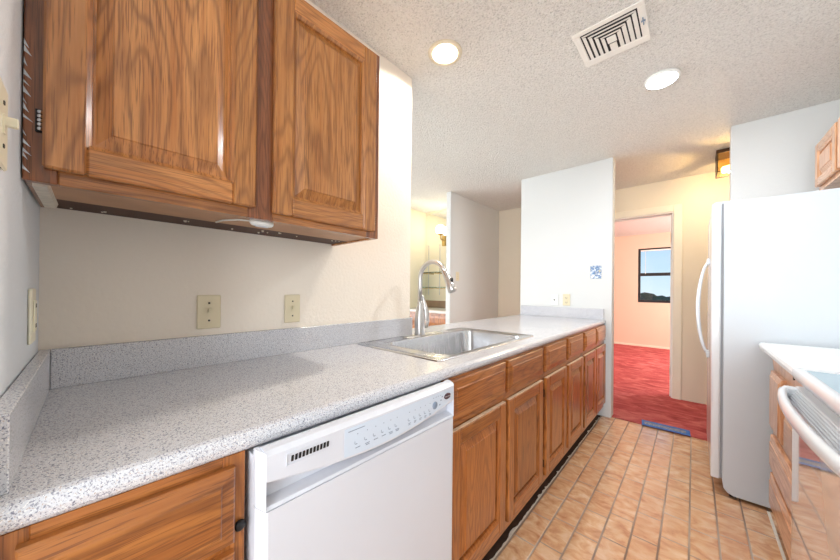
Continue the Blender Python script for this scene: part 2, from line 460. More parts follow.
struct('wall_behind_sink', MB().box(-0.12, 0.0, -0.10, YE-0.004, 0, H, m_wall))
struct('wall_left', MB().box(0.0, 0.66, -0.10, 0.0, 0, H, m_wallc))
struct('wall_peninsula_end', MB().box(-0.205, 0.682, YN, YN+0.11, 0, H, m_wallw, 0.004))
struct('wall_behind_refrigerator', MB().box(1.447, XR+1.5, 3.335, 3.445, 0, H, m_wallw, 0.004))
b = MB(); b.box(XR, XR+0.1, -0.80, 3.335, 0, H, m_wallw); b.box(XR, XR+0.1, -3.0, -2.60, 0, H, m_wallw)
b.box(XR, XR+0.1, -2.60, -0.80, 0, 0.55, m_wallw); b.box(XR, XR+0.1, -2.60, -0.80, 2.15, H, m_wallw)
struct('wall_right', b)
b = MB(); DX0, DX1, DZ = 0.28, 1.083, 2.085
b.box(-4, DX0, YW, YW+0.12, 0, H, m_beige); b.box(DX1, XR+1.5, YW, YW+0.12, 0, H, m_beige)
b.box(DX0, DX1, YW, YW+0.12, DZ, H, m_beige)
struct('wall_hall', b)
struct('wall_hall_end', MB().box(XR+1.5, XR+1.6, 3.445, YW, 0, H, m_beige))
struct('wall_partition', MB().box(-1.115, -1.045, 3.17, YW, 0, H, m_wallw, 0.004))
b = MB(); b.box(-2.1, -2.0, 3.15, 3.80, 0, H, m_bar)
struct('wall_bar_side', b)
struct('wall_bar_back', MB().box(-2.0, -1.115, 3.78, 3.86, 0, H, m_bar))
struct('wall_dining_far', MB().box(-4, -2.1, 3.15, 3.25, 0, H, m_wallw))
# rear and dining walls, unseen windows added for light (behind and beside the camera)
b = MB(); b.box(-4, -1.45, -3.1, -3.0, 0, H, m_wallw);
b.box(-1.45, XR+0.1, -3.1, -3.0, 2.36, H, m_wallw); b.box(-1.45, XR+0.1, -3.1, -3.0, 0, 0.30, m_wallw)
struct('wall_rear', b)
b = MB(); b.box(-4.1, -4, -3, -0.55, 0, H, m_wallw); b.box(-4.1, -4, 2.15, 3.25, 0, H, m_wallw)
b.box(-4.1, -4, -0.55, 2.15, 0, 0.42, m_wallw); b.box(-4.1, -4, -0.55, 2.15, 2.37, H, m_wallw)
struct('wall_dining_left', b)
# bedroom
b = MB(); WX0, WX1, WZ0, WZ1 = 0.345, 1.245, 0.955, 2.115
b.box(-2, WX0, 8.107, 8.22, 0, 2.52, m_cream); b.box(WX1, 3, 8.107, 8.22, 0, 2.52, m_cream)
b.box(WX0, WX1, 8.107, 8.22, 0, WZ0, m_cream); b.box(WX0, WX1, 8.107, 8.22, WZ1, 2.52, m_cream)
struct('wall_bedroom_back', b)
struct('wall_bedroom_left', MB().box(-2.1, -2, YW+0.12, 8.22, 0, 2.52, m_cream))
b = MB(); b.box(3, 3.1, YW+0.12, 5.6, 0, 2.52, m_cream); b.box(3, 3.1, 7.6, 8.22, 0, 2.52, m_cream)
b.box(3, 3.1, 5.6, 7.6, 0, 0.8, m_cream); b.box(3, 3.1, 5.6, 7.6, 2.2, 2.52, m_cream)
struct('wall_bedroom_right', b)

def window(name, ax, x0, x1, z0, z1, at, mid=True, m=m_blackframe, w=0.04, cord=False):
    r = bpy.data.objects.new(name, None); COL.objects.link(r); r['kind'] = 'structure'
    def B(mb, a0, a1, c0, c1, d0, d1, mm, bev=0):
        if ax == 'y': mb.box(a0, a1, at+d0, at+d1, c0, c1, mm, bev)
        else: mb.box(at+d0, at+d1, a0, a1, c0, c1, mm, bev)
    f = MB()
    B(f, x0, x0+w, z0, z1, 0, 0.05, m, 0.003); B(f, x1-w, x1, z0, z1, 0, 0.05, m, 0.003)
    B(f, x0+w, x1-w, z0, z0+w*1.2, 0, 0.05, m, 0.003); B(f, x0+w, x1-w, z1-w*0.7, z1, 0, 0.05, m, 0.003)
    f.build('window_frame', r)
    zm = z0+(z1-z0)*0.52
    if mid:
        s = MB(); B(s, x0+w, x1-w, zm-0.035, zm+0.03, 0.005, 0.045, m, 0.003); s.build('meeting_rail', r)
    g = MB(); B(g, x0+w, x1-w, z0+w, z1-w*0.7, 0.022, 0.026, m_glass); g.build('pane', r)
    if cord:
        c = MB(); c.tube([(x0+0.13, at-0.012, z1-0.05), (x0+0.13, at-0.012, zm+0.05)], 0.004, m_white_pl, 6)
        c.tube([(x0+0.13, at-0.012, zm+0.05), (x0+0.13, at-0.012, zm+0.01)], 0.008, m_white_pl, 6)
        c.build('blind_cord', r)
        hr = MB(); hr.box(x0+0.045, x1-0.045, at-0.02, at, z1-0.06, z1-0.03, m_white_pl, 0.003); hr.build('blind_headrail', r)
window('window_1', 'y', WX0+0.002, WX1-0.002, WZ0+0.002, WZ1-0.002, 8.13, cord=True)
window('unseen_window_2', 'x', 5.602, 7.598, 0.802, 2.198, 3.03, m=m_white_pl)  # unseen window, added to carry the bedroom fill light
window('unseen_window_3', 'x', -0.548, 2.148, 0.422, 2.368, -4.06, m=m_white_pl)  # unseen window around the dining light
window('unseen_window_4', 'y', -1.448, XR+0.098, 0.302, 2.358, -3.06, m=m_white_pl)  # unseen window around the rear light

window('unseen_window_5', 'x', -2.598, -0.802, 0.552, 2.148, XR+0.03, m=m_white_pl)  # unseen window, added to carry the side fill light
# door casing and jamb (hall to bedroom)
b = MB()
b.box(DX1-0.020, DX1, YW-0.002, YW+0.122, 0.006, DZ, m_trim, 0.002); b.box(DX0, DX0+0.020, YW-0.002, YW+0.122, 0.006, DZ, m_trim, 0.002)
b.box(DX0+0.02, DX1-0.02, YW-0.002, YW+0.122, DZ-0.020, DZ, m_trim, 0.002)
b.box(DX1-0.033, DX1-0.0205, YW+0.05, YW+0.09, 0.006, DZ-0.021, m_trim, 0.002)
b.box(DX0+0.0205, DX1-0.034, YW+0.05, YW+0.09, DZ-0.033, DZ-0.0205, m_trim, 0.002)
struct('door_1', b)
b = MB(); C = 0.068
b.box(DX1-0.008, DX1+C, YW-0.016, YW-0.0005, 0.006, DZ+C, m_trimb, 0.004); b.box(DX0-C, DX0+0.008, YW-0.016, YW-0.0005, 0.006, DZ+C, m_trimb, 0.004)
b.box(DX0+0.008, DX1-0.008, YW-0.016, YW-0.0005, DZ-0.008, DZ+C, m_trimb, 0.004)
struct('trim_4', b)
b = MB(); b.box(DX1-0.0345, DX1-0.0332, YW+0.02, YW+0.055, 0.25, 0.34, m_brass); b.box(DX1-0.0345, DX1-0.0332, YW+0.02, YW+0.055, 1.75, 1.84, m_brass)
struct('trim_5', b)
struct('baseboard_bedroom', MB().box(-1.99, 2.99, 8.095, 8.106, 0.006, 0.05, m_trimb))

# outdoors
b = MB(); b.box(-120, 140, 9.0, 260, -10.2, -10, m_ground); o = b.build('ground'); o['kind'] = 'structure'
def treeline():
    b = MB()
    for i in range(70):
        x = random.uniform(-45, 40); yy = random.uniform(70, 120); R = random.uniform(3.5, 6.0)
        top = 1.18+random.uniform(-2.6, 0.4)-(0.0 if yy > 85 else 2.0)
        bb = bmesh.new(); bmesh.ops.create_icosphere(bb, subdivisions=3, radius=1)
        for v in bb.verts:
            k = 1+random.uniform(-0.13, 0.16)+0.12*math.sin(v.co.x*5+i)*math.cos(v.co.y*6+i*2)
            v.co = Vector((x+v.co.x*R*k, yy+v.co.y*R*k, top-R*0.9+v.co.z*R*0.9*k))
        b.merge(bb, m_leaf)
        b.tube([(x, yy, -10), (x, yy, top-R)], 0.35, m_leaf, 6)
    o = b.build('distant_woods'); tag(o, 'dark green woods along the horizon seen through the bedroom window', 'trees', kind='stuff')
treeline()

# ------------------------------------------------------------------ cabinet joinery
def door_mb(M, w, h, mv, mh, t=0.020, fr=0.056, edge=None, mir=1):
    """frame-and-raised-panel door; M maps (u, v, d) to the world"""
    mb = MB()
    def bx(u0, u1, v0, v1, d0, d1, m, bev=0.0025):
        p = [M(u0, v0, d0), M(u1, v1, d1)]
        x = sorted((p[0][0], p[1][0])); y = sorted((p[0][1], p[1][1])); z = sorted((p[0][2], p[1][2]))
        mb.box(*x, *y, *z, m, bev)
    bx(0, fr, 0, h, 0, t, board(mv), 0.004); bx(w-fr, w, 0, h, 0, t, board(mv), 0.004)
    bx(fr, w-fr, 0, fr, 0, t, board(mh), 0.004); bx(fr, w-fr, h-fr, h, 0, t, board(mh), 0.004)
    # sticking bevel
    def ring(i, d): return [M(fr+i, fr+i, d), M(w-fr-i, fr+i, d), M(w-fr-i, h-fr-i, d), M(fr+i, h-fr-i, d)]
    mb.loft([ring(-0.001, t-0.003), ring(0.007, t-0.009), ring(0.008, t-0.016), ring(0.012, t-0.016), ring(0.036, t-0.004), ring(0.0365, t-0.0015), ring(0.038, t-0.0005)], board(mv), cap0=False, cap1=True, smooth=False)
    if edge: bx(0.004, w-0.004, h-0.0005, h+0.0015, 0.003, t-0.003, edge, 0)  # thin pale strip along the top edge of the door
    return mb
def slab_mb(M, w, h, mh, t=0.020, rim=0.028):
    mb = MB(); mh = board(mh)
    def ring(i, d): return [M(i, i, d), M(w-i, i, d), M(w-i, h-i, d), M(i, h-i, d)]
    mb.loft([ring(0.0, 0), ring(0.0, t-0.008), ring(0.003, t-0.005), ring(rim, t-0.0005), ring(rim+0.002, t+0.002), ring(rim+0.004, t+0.0025)], mh, smooth=False)
    return mb
def hinge(x, y, z, m, sx=1):
    mb = MB(); mb.box(min(x, x+sx*0.004), max(x, x+sx*0.004), y-0.006, y+0.006, z-0.022, z+0.022, m_black, 0.001)
    for k in (-0.016, -0.008, 0.0, 0.008, 0.016):
        mb.lathe((x+sx*0.006, y, z), [(0.0035, k-0.003), (0.0042, k), (0.0035, k+0.003)], m, 8)
    return mb

# ---- upper wall cabinet over the counter
UB, UT = 1.380, 2.105
t = Thing('wall_cabinet', 'oak upper wall cabinet with two raised-panel doors above the speckled counter', 'cabinet', (0.16, 0.43, UB))
b = MB()
b.box(0.003, 0.300, 0.002, 0.018, UB+0.004, UT, oak_v); b.box(0.003, 0.300, 0.840, 0.856, UB, UT, oak_v, 0.001)
b.box(0.003, 0.300, 0.018, 0.840, UT-0.016, UT, oak_v); b.box(0.003, 0.010, 0.018, 0.840, UB+0.02, UT-0.016, oak_v)
t.part('carcass', b)
b = MB()
b.box(0.300, 0.320, 0.002, 0.045, UB, UT, oakf_v, 0.002); b.box(0.300, 0.320, 0.800, 0.856, UB, UT, oakf_v, 0.002)
b.box(0.300, 0.320, 0.385, 0.452, UB, UT, oakf_v, 0.002)
b.box(0.300, 0.320, 0.045, 0.385, UB, UB+0.04, oakf_h, 0.002); b.box(0.300, 0.320, 0.452, 0.800, UB, UB+0.04, oakf_h, 0.002)
b.box(0.300, 0.320, 0.045, 0.385, UT-0.045, UT, oakf_h, 0.002); b.box(0.300, 0.320, 0.452, 0.800, UT-0.045, UT, oakf_h, 0.002)
t.part('face_frame', b)
b = MB(); b.box(0.135, 0.300, 0.018, 0.840, UB+0.006, UB+0.020, under_oak)
t.part('underside_board', b, 'lighter board under the cabinet')
b = MB(); b.box(0.003, 0.135, 0.018, 0.840, UB+0.007, UB+0.018, dark_wood)  # dark board filling the recess along the wall
for k in range(16):
    yy = random.uniform(0.03, 0.82); rr = random.uniform(0.002, 0.005)
    b.lathe((random.uniform(0.03, 0.12), yy, UB+0.007), [(rr*0.6, -rr), (rr, 0), (rr*0.5, rr)], m_caulk, 7)
t.part('hanging_strip', b, 'dark strip at the wall with flecks of white paint')
M = lambda y0, z0: (lambda u, v, d: (0.321+d, y0+u, z0+v))
for (y0, w, zb, hy, hz) in ((0.026, 0.374, UB+0.026, 0.0225, 1.50), (0.448, 0.378, UB+0.022, 0.830, 1.62)):
    d = t.part('door', door_mb(M(y0, zb), w, UT-0.02-zb, oak_v, oak_h))
    for q in (hz-0.005 if hy < 0.1 else zb+0.05, UT-0.10):
        t.part('hinge', hinge(0.321, hy if hy < 0.1 else hy+0.0, q, m_chrome), 'nickel hinge barrel', d)
b = MB(); b.prism([(0.012, UB-0.006), (0.030, UB-0.004), (0.034, UB+0.010), (0.012, UB+0.008)], 'x', 0.06, 0.30, m_caulk)
tag(b.build('plaster_strip'), 'torn white plaster strip under the near corner of the oak wall cabinet', 'plaster')
b = MB()
for k in range(14):
    z = 1.40+k*0.018+random.uniform(-0.006, 0.006); l = random.uniform(0.004, 0.012)
    b.prism([(0.0022, z), (0.0022+l, z-0.006), (0.0022, z+random.uniform(0.005, 0.012))], 'x', 0.3202, 0.3212, m_wallc)
tag(b.build('paint_smear'), 'ragged white paint marks on the oak stile along the left wall', 'paint', kind='stuff')
# puck lamp
t = Thing('puck_light', 'small white oval light fixed beneath the oak wall cabinet', 'light', (0.262, 0.437, UB-0.004))
b = MB()
def oval(cx, cy, rx, ry, z, n=28): return [Vector((cx+rx*math.cos(a*2*math.pi/n), cy+ry*math.sin(a*2*math.pi/n), z)) for a in range(n)]
b.loft([oval(0.280, 0.437, 0.016, 0.034, UB+0.004), oval(0.280, 0.437, 0.016, 0.034, UB-0.006), oval(0.280, 0.437, 0.012, 0.029, UB-0.012)], m_white_pl)
t.part('housing', b)
b = MB(); b.loft([oval(0.280, 0.437, 0.009, 0.022, UB-0.0125), oval(0.280, 0.437, 0.006, 0.018, UB-0.0155)], m_silver)
t.part('lens', b)
b = MB(); b.tube([(0.272, 0.405, UB), (0.25, 0.38, UB+0.002), (0.20, 0.355, UB+0.003), (0.15, 0.35, UB+0.004)], 0.0025, m_white_pl, 6)
t.part('cord', b)

# ---- base cabinets on the left
TOPZ = 0.876
def base_cab(label, y0, y1, fronts, group, end_panel=False):
    t = Thing('base_cabinet', label, 'cabinet', (0.32, (y0+y1)/2, 0), group)
    b = MB()
    b.box(0.03, 0.605, y0, y0+0.016, 0.10, TOPZ, oakb_v); b.box(0.03, 0.605, y1-0.016, y1, 0.10, TOPZ, oakb_v)
    b.box(0.03, 0.605, y0+0.016, y1-0.016, 0.10, 0.116, oakb_v); b.box(0.03, 0.04, y0+0.016, y1-0.016, 0.116, TOPZ, oakb_v)
    t.part('carcass', b)
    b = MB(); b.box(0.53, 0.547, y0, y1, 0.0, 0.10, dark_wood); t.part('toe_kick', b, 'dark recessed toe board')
    b = MB(); X0, X1 = 0.605, 0.625
    ys = sorted(set([y0, y1]+[f[0] for f in fronts]+[f[1] for f in fronts]))
    b.box(X0, X1, y0, y0+0.035, 0.10, TOPZ, oakq_v, 0.001); b.box(X0, X1, y1-0.035, y1, 0.10, TOPZ, oakq_v, 0.001)
    b.box(X0, X1, y0+0.035, y1-0.035, 0.10, 0.16, oakb_h, 0.001); b.box(X0, X1, y0+0.035, y1-0.035, 0.84, TOPZ, oakb_h, 0.001)
    b.box(X0, X1, y0+0.035, y1-0.035, 0.685, 0.735, oakb_h, 0.001)
    if len(fronts) == 2:
        m = (fronts[0][1]+fronts[1][0])/2
        b.box(X0, X1, m-0.03, m+0.03, 0.16, 0.685, oakq_v, 0.001); b.box(X0, X1, m-0.03, m+0.03, 0.735, 0.84, oakq_v, 0.001)
    t.part('face_frame', b)
    M = lambda yy, zz: (lambda u, v, d: (0.6255+d, yy+u, zz+v))
    for i, (a, c) in enumerate(fronts):
        dr = t.part('drawer_front', slab_mb(M(a, 0.728), c-a, 0.140, oakb_h))
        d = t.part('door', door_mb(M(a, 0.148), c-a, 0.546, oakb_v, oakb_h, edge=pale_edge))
        hy = a-0.006 if i == 0 else c+0.006
        for z in (0.22, 0.61):
            t.part('hinge', hinge(0.6255, hy, z, m_bronze), None, d)
    return t
G = 'oak base cabinets under the counter beyond the dishwasher'
base_cab('oak base cabinet beneath the steel sink, right beside the white dishwasher', 0.900, 1.785, [(0.915, 1.318), (1.345, 1.755)], G)
base_cab('middle oak base cabinet of the long run, between sink cabinet and farthest cabinet', 1.787, 2.580, [(1.805, 2.165), (2.205, 2.562)], G)
base_cab('farthest oak base cabinet, its end meeting the white wall by the red carpet', 2.582, 3.345, [(2.605, 2.950), (2.975, 3.325)], G)
# drawer base left of the dishwasher
t = Thing('drawer_cabinet', 'oak drawer cabinet squeezed between the left wall and the white dishwasher', 'cabinet', (0.32, 0.145, 0))
b = MB(); b.box(0.03, 0.605, 0.004, 0.018, 0.10, TOPZ, oakb_v); b.box(0.03, 0.605, 0.272, 0.288, 0.10, TOPZ, oakb_v); b.box(0.03, 0.605, 0.018, 0.272, 0.10, 0.116, oakb_v)
b.box(0.03, 0.04, 0.018, 0.272, 0.116, TOPZ, oakb_v)
t.part('carcass', b)
b = MB(); b.box(0.605, 0.625, 0.004, 0.04, 0.10, TOPZ, oakb_v, 0.001); b.box(0.605, 0.625, 0.252, 0.288, 0.10, TOPZ, oakb_v, 0.001)
b.box(0.605, 0.625, 0.04, 0.252, 0.835, TOPZ, oakb_h, 0.001); b.box(0.605, 0.625, 0.04, 0.252, 0.69, 0.73, oakb_h, 0.001); b.box(0.605, 0.625, 0.04, 0.252, 0.10, 0.15, oakb_h, 0.001)
t.part('face_frame', b)
Ml = lambda yy, zz: (lambda u, v, d: (0.6255+d, yy+u, zz+v))
for (z, h) in ((0.722, 0.136), (0.54, 0.165), (0.345, 0.18), (0.148, 0.18)):
    t.part('drawer_front', slab_mb(Ml(0.030, z), 0.238, h, oakb_h, rim=0.022))
b = MB(); b.lathe((0.629, 0.279, 0.742), [(0.009, -0.003), (0.009, 0.003), (0.006, 0.005)], m_black, 14, 'x'); t.part('bumper', b, 'black rubber dot on the stile')
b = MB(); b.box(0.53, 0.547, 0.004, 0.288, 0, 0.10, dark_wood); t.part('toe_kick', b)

# ---- countertop with sink cut-out and splashes
t = Thing('countertop', 'long speckled grey laminate countertop with sink cut-out and low backsplash', 'countertop', (0.3, 1.7, TOPZ))
SX0, SX1, SY0, SY1 = 0.105, 0.530, 1.02, 1.77
Z0, Z1 = TOPZ+0.0005, 0.914
def edge_profile(xb, xf):
    p = [(xb, Z0), (xf-0.012, Z0)]
    for k in range(7):
        a = -math.pi/2+k*math.pi/6*1.0
        p.append((xf-0.016+0.016*math.cos(a*1.0) if True else 0, (Z0+Z1)/2+(Z1-Z0)/2*math.sin(a)))
    p.append((xb, Z1)); return p
b = MB()
b.prism(edge_profile(SX1, 0.637), 'y', 0.002, YN-0.002, m_top, smooth=False)
b.box(0.0005, SX1, 0.002, SY0, Z0, Z1, m_top)
b.box(0.0005, SX0, SY0, SY1, Z0, Z1, m_top)
b.box(0.0005, SX1, SY1, YN-0.002, Z0, Z1, m_top)
b.box(-0.19, 0.0005, YE+0.002, YN-0.002, Z0, Z1, m_top)
t.part('worktop', b)
b = MB(); b.box(0.0015, 0.021, 0.0215, YE-0.001, Z1, 1.016, m_top, 0.0015); t.part('backsplash', b)
b = MB(); b.box(0.0015, 0.600, 0.0015, 0.021, Z1, 1.016, m_top, 0.0015); t.part('backsplash', b)
b = MB(); b.box(-0.19, 0.620, YN-0.021, YN-0.002, Z1, 1.016, m_top, 0.0015); t.part('backsplash', b)

# ---- sink
def rrect(x0, x1, y0, y1, r, z, n=6):
    P = []
    for cx, cy, a0 in ((x1-r, y1-r, 0), (x0+r, y1-r, 90), (x0+r, y0+r, 180), (x1-r, y0+r, 270)):
        for k in range(n+1):
            a = math.radians(a0+90*k/n); P.append(Vector((cx+r*math.cos(a), cy+r*math.sin(a), z)))
    return P
t = Thing('kitchen_sink', 'single-bowl stainless steel drop-in sink set in the speckled counter', 'sink', (0.3, 1.40, 0.914))
b = MB(); Z = 0.9145
b.loft([rrect(0.040, 0.556, 0.955, 1.850, 0.016, Z), rrect(0.042, 0.554, 0.957, 1.848, 0.016, Z+0.004), rrect(0.050, 0.546, 0.965, 1.840, 0.014, Z+0.006),
        rrect(0.056, 0.540, 0.972, 1.833, 0.014, Z+0.003), rrect(0.128, 0.535, 1.035, 1.775, 0.06, Z+0.003), rrect(0.134, 0.530, 1.042, 1.768, 0.06, Z+0.006),
        rrect(0.140, 0.525, 1.048, 1.762, 0.058, Z+0.004)], m_steel, cap0=False, cap1=False)
t.part('rim', b)
b = MB()
b.loft([rrect(0.140, 0.525, 1.048, 1.762, 0.058, Z+0.004), rrect(0.143, 0.522, 1.051, 1.759, 0.058, Z-0.006), rrect(0.150, 0.515, 1.060, 1.750, 0.058, Z-0.150),
        rrect(0.160, 0.505, 1.070, 1.740, 0.055, Z-0.172), rrect(0.185, 0.480, 1.095, 1.715, 0.05, Z-0.180)], m_steel, cap0=False)
t.part('bowl', b)
b = MB(); b.lathe((0.30, 1.405, Z-0.178), [(0.055, 0), (0.055, 0.002), (0.042, 0.003), (0.038, -0.0005), (0.012, -0.0008)], m_chrome, 24); t.part('drain', b)
# ---- faucet
FY = 1.360
t = Thing('faucet', 'tall brushed nickel gooseneck faucet standing behind the sink bowl', 'faucet', (0.088, FY, 0.9175))
b = MB(); fz = 0.9180
b.loft([rrect(0.062, 0.116, FY-0.125, FY+0.125, 0.026, fz), rrect(0.062, 0.116, FY-0.125, FY+0.125, 0.026, fz+0.004), rrect(0.068, 0.110, FY-0.118, FY+0.118, 0.02, fz+0.007)], m_nickel)
t.part('deck_plate', b)
b = MB(); b.lathe((0.089, FY, fz), [(0.029, 0.006), (0.030, 0.012), (0.0285, 0.03), (0.030, 0.07), (0.029, 0.10), (0.023, 0.14), (0.017, 0.17), (0.0135, 0.19), (0.013, 0.20)], m_nickel, 28)
t.part('body', b)
path = [(0.089, FY, fz+0.19), (0.089, FY, 1.20), (0.089, FY, 1.25)]
for k in range(1, 15):
    a = math.pi-k*math.radians(157)/14; path.append((0.089+0.090+0.090*math.cos(a), FY, 1.245+0.090*math.sin(a)))
b = MB(); b.tube(path, 0.0128, m_nickel, 16); t.part('spout', b)
e = Vector(path[-1]); dr = (e-Vector(path[-2])).normalized()
hp = [e-dr*0.004, e+dr*0.004, e+dr*0.035, e+dr*0.08, e+dr*0.117, e+dr*0.121]
b = MB(); b.tube(hp, [0.0145, 0.0155, 0.0165, 0.0205, 0.0245, 0.022], m_nickel, 18); h = t.part('spray_head', b)
b = MB(); b.lathe(tuple(e+dr*0.06+Vector((0.021, 0, 0.004))), [(0.006, -0.013), (0.008, 0), (0.006, 0.013)], m_black, 10); t.part('spray_button', b, None, h)
b = MB()
b.tube([(0.092, FY+0.018, 0.985), (0.097, FY+0.040, 0.990), (0.099, FY+0.050, 0.990)], [0.021, 0.022, 0.018], m_nickel, 16)
hp = [(0.099, FY+0.042, 0.960), (0.099, FY+0.046, 1.00), (0.097, FY+0.043, 1.05), (0.093, FY+0.034, 1.10), (0.088, FY+0.026, 1.135), (0.086, FY+0.023, 1.150)]
b.tube(hp, [0.010, 0.018, 0.019, 0.012, 0.008, 0.004], m_nickel, 14)
t.part('handle', b)
b = MB()
b.lathe((0.088, 1.60, 0.9180), [(0.019, 0), (0.019, 0.004), (0.013, 0.008)], m_nickel, 20)
tag(b.build('sink_hole_cover'), 'flat nickel cap covering a spare hole on the sink deck', 'sink cap')
# bits of debris on the near sink rim
# ---- dishwasher
t = Thing('dishwasher', 'white built-in dishwasher with curved control panel under the counter', 'dishwasher', (0.35, 0.592, 0))
b = MB(); b.box(0.05, 0.640, 0.297, 0.893, 0.10, 0.868, m_dwwhite); t.part('tub', b)
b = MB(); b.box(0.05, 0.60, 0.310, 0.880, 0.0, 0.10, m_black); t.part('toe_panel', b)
def dw_front():
    # door skin below the handle pocket, with chamfered sides
    b = MB()
    pl = [(0.640, 0.297), (0.650, 0.297), (0.678, 0.305), (0.680, 0.309), (0.680, 0.871), (0.678, 0.876), (0.650, 0.893), (0.640, 0.893)]
    b.prism(pl, 'z', 0.115, 0.775, m_dwwhite, bev=0.0)
    return b
t.part('door_panel', dw_front())
def arc(tt): return 0.829-0.030*math.sin(math.pi*tt)
b = MB(); N = 28; loops = []
for k in range(N+1):
    tt = k/N; yy = 0.305+(0.875-0.305)*tt; za = arc(tt)
    # slight plan bow of the fascia
    xf = 0.681+0.004*math.sin(math.pi*tt)
    zl = 0.7765
    loops.append([Vector(p) for p in ((0.641, yy, 0.872), (0.650, yy, 0.884), (0.672, yy, 0.884), (xf, yy, 0.876), (xf, yy, za+0.003), (xf-0.002, yy, za), (0.660, yy, za-0.001), (0.650, yy, za-0.006),
                  (0.652, yy, zl+0.012), (0.676, yy, zl+0.006), (0.679, yy, zl), (0.641, yy, zl))])
b.loft(loops, m_dwwhite, smooth=False)
for ya, yb in ((0.297, 0.305), (0.875, 0.893)):
    near = ya < 0.5
    P = [(0.641, ya, ), ]
    x_out = 0.655
    if near: pl = [(0.641, 0.297), (0.652, 0.297), (0.681, 0.305), (0.641, 0.305)]
    else: pl = [(0.641, 0.893), (0.652, 0.893), (0.681, 0.875), (0.641, 0.875)]
    b.prism(pl, 'z', 0.7766, 0.882, m_dwwhite)
cp = t.part('control_panel', b)
def fx(yy): return 0.681+0.004*math.sin(math.pi*(yy-0.305)/0.57)
b = MB(); b.box(fx(0.38)-0.003, fx(0.38)+0.0012, 0.340, 0.440, 0.846, 0.8475, m_dwwhite); b.box(fx(0.38)-0.003, fx(0.38)+0.0012, 0.340, 0.440, 0.8675, 0.869, m_dwwhite)
b.box(fx(0.38)-0.003, fx(0.38)+0.0012, 0.340, 0.3415, 0.8475, 0.8675, m_dwwhite); b.box(fx(0.38)-0.003, fx(0.38)+0.0012, 0.4385, 0.440, 0.8475, 0.8675, m_dwwhite)
for k in range(11):
    y0 = 0.349+k*0.0074
    b.prism([(y0, 0.852), (y0+0.0042, 0.852), (y0+0.0052, 0.8625), (y0+0.001, 0.8625)], 'x', fx(y0)-0.002, fx(y0)+0.0016, m_black)
t.part('vent_grille', b, 'row of black vent slots', cp)
b = MB(); N = 20; lo = []; hi = []
for k in range(N+1):
    yy = 0.466+(0.869-0.466)*k/N; tt = (yy-0.305)/0.57
    lo.append((yy, arc(tt)+0.006)); hi.append((yy, 0.872))
loops = [[Vector((fx(a[0])-0.001, a[0], a[1])), Vector((fx(a[0])+0.0008, a[0], a[1])), Vector((fx(a[0])+0.0008, a[0], c[1])), Vector((fx(a[0])-0.001, a[0], c[1]))] for a, c in zip(lo, hi)]
b.loft(loops, m_overlay, smooth=False); t.part('control_overlay', b, 'pale blue control strip', cp)
b = MB()
def mk(y0, y1, z0, z1, m=m_mark): b.box(fx((y0+y1)/2), fx((y0+y1)/2)+0.0015, y0, y1, z0, z1, m)
for i, yy in enumerate((0.500, 0.527, 0.552, 0.577, 0.600, 0.622)):
    mk(yy-0.001, yy+0.001, 0.852, 0.854); mk(yy-0.008, yy-0.007, 0.832, 0.838); mk(yy-0.006, yy-0.001, 0.8305, 0.832)
    mk(yy-0.006, yy+0.007, 0.822, 0.8235)
    if i in (1, 4, 5): mk(yy-0.004, yy+0.006, 0.8185, 0.820)
for i, yy in enumerate((0.668, 0.690, 0.712, 0.733, 0.754)):
    mk(yy-0.001, yy+0.001, 0.851, 0.853); mk(yy-0.006, yy-0.005, 0.831, 0.837); mk(yy-0.004, yy+0.001, 0.829, 0.8305)
    mk(yy-0.004, yy+0.005, 0.822, 0.8235); mk(yy-0.004, yy+0.003, 0.8185, 0.820)
for yy in (0.770, 0.782, 0.793, 0.804): mk(yy-0.002, yy+0.002, 0.862, 0.8635)
for yy, zz in ((0.806, 0.846), (0.800, 0.834), (0.812, 0.855)): mk(yy-0.003, yy+0.003, zz, zz+0.003)
mk(0.475, 0.520, 0.8635, 0.865)
t.part('control_marks', b, 'grey printed legends', cp)
b = MB(); b.lathe((0.6835, 0.776, 0.840), [(0.011, -0.001), (0.011, 0.002), (0.008, 0.0025)], m_mark, 20, 'x'); t.part('start_button', b, None, cp)
b = MB(); n = 28
b.loft([[Vector((0.6815+dx, 0.838+s_*0.0165*math.cos(a*2*math.pi/n), 0.852+s_*0.0092*math.sin(a*2*math.pi/n))) for a in range(n)] for dx, s_ in ((0, 1), (0.0025, 1), (0.0035, 0.85))], m_logo)
lg = t.part('badge', b, 'dark oval badge', cp)
cu = bpy.data.curves.new('badge_text', 'FONT'); cu.body = 'Whirlpool'; cu.size = 0.0068; cu.extrude = 0.0002; cu.align_x = 'CENTER'; cu.align_y = 'CENTER'
cu.materials.append(m_silver)
tmp = bpy.data.objects.new('badge_outline', cu); me = bpy.data.meshes.new_from_object(tmp); bpy.data.objects.remove(tmp)
o = bpy.data.objects.new('badge_lettering', me); COL.objects.link(o); o.parent = cp
o.location = Vector((0.6853, 0.838, 0.852))-t.base; o.rotation_euler = (math.pi/2, 0, math.pi/2)

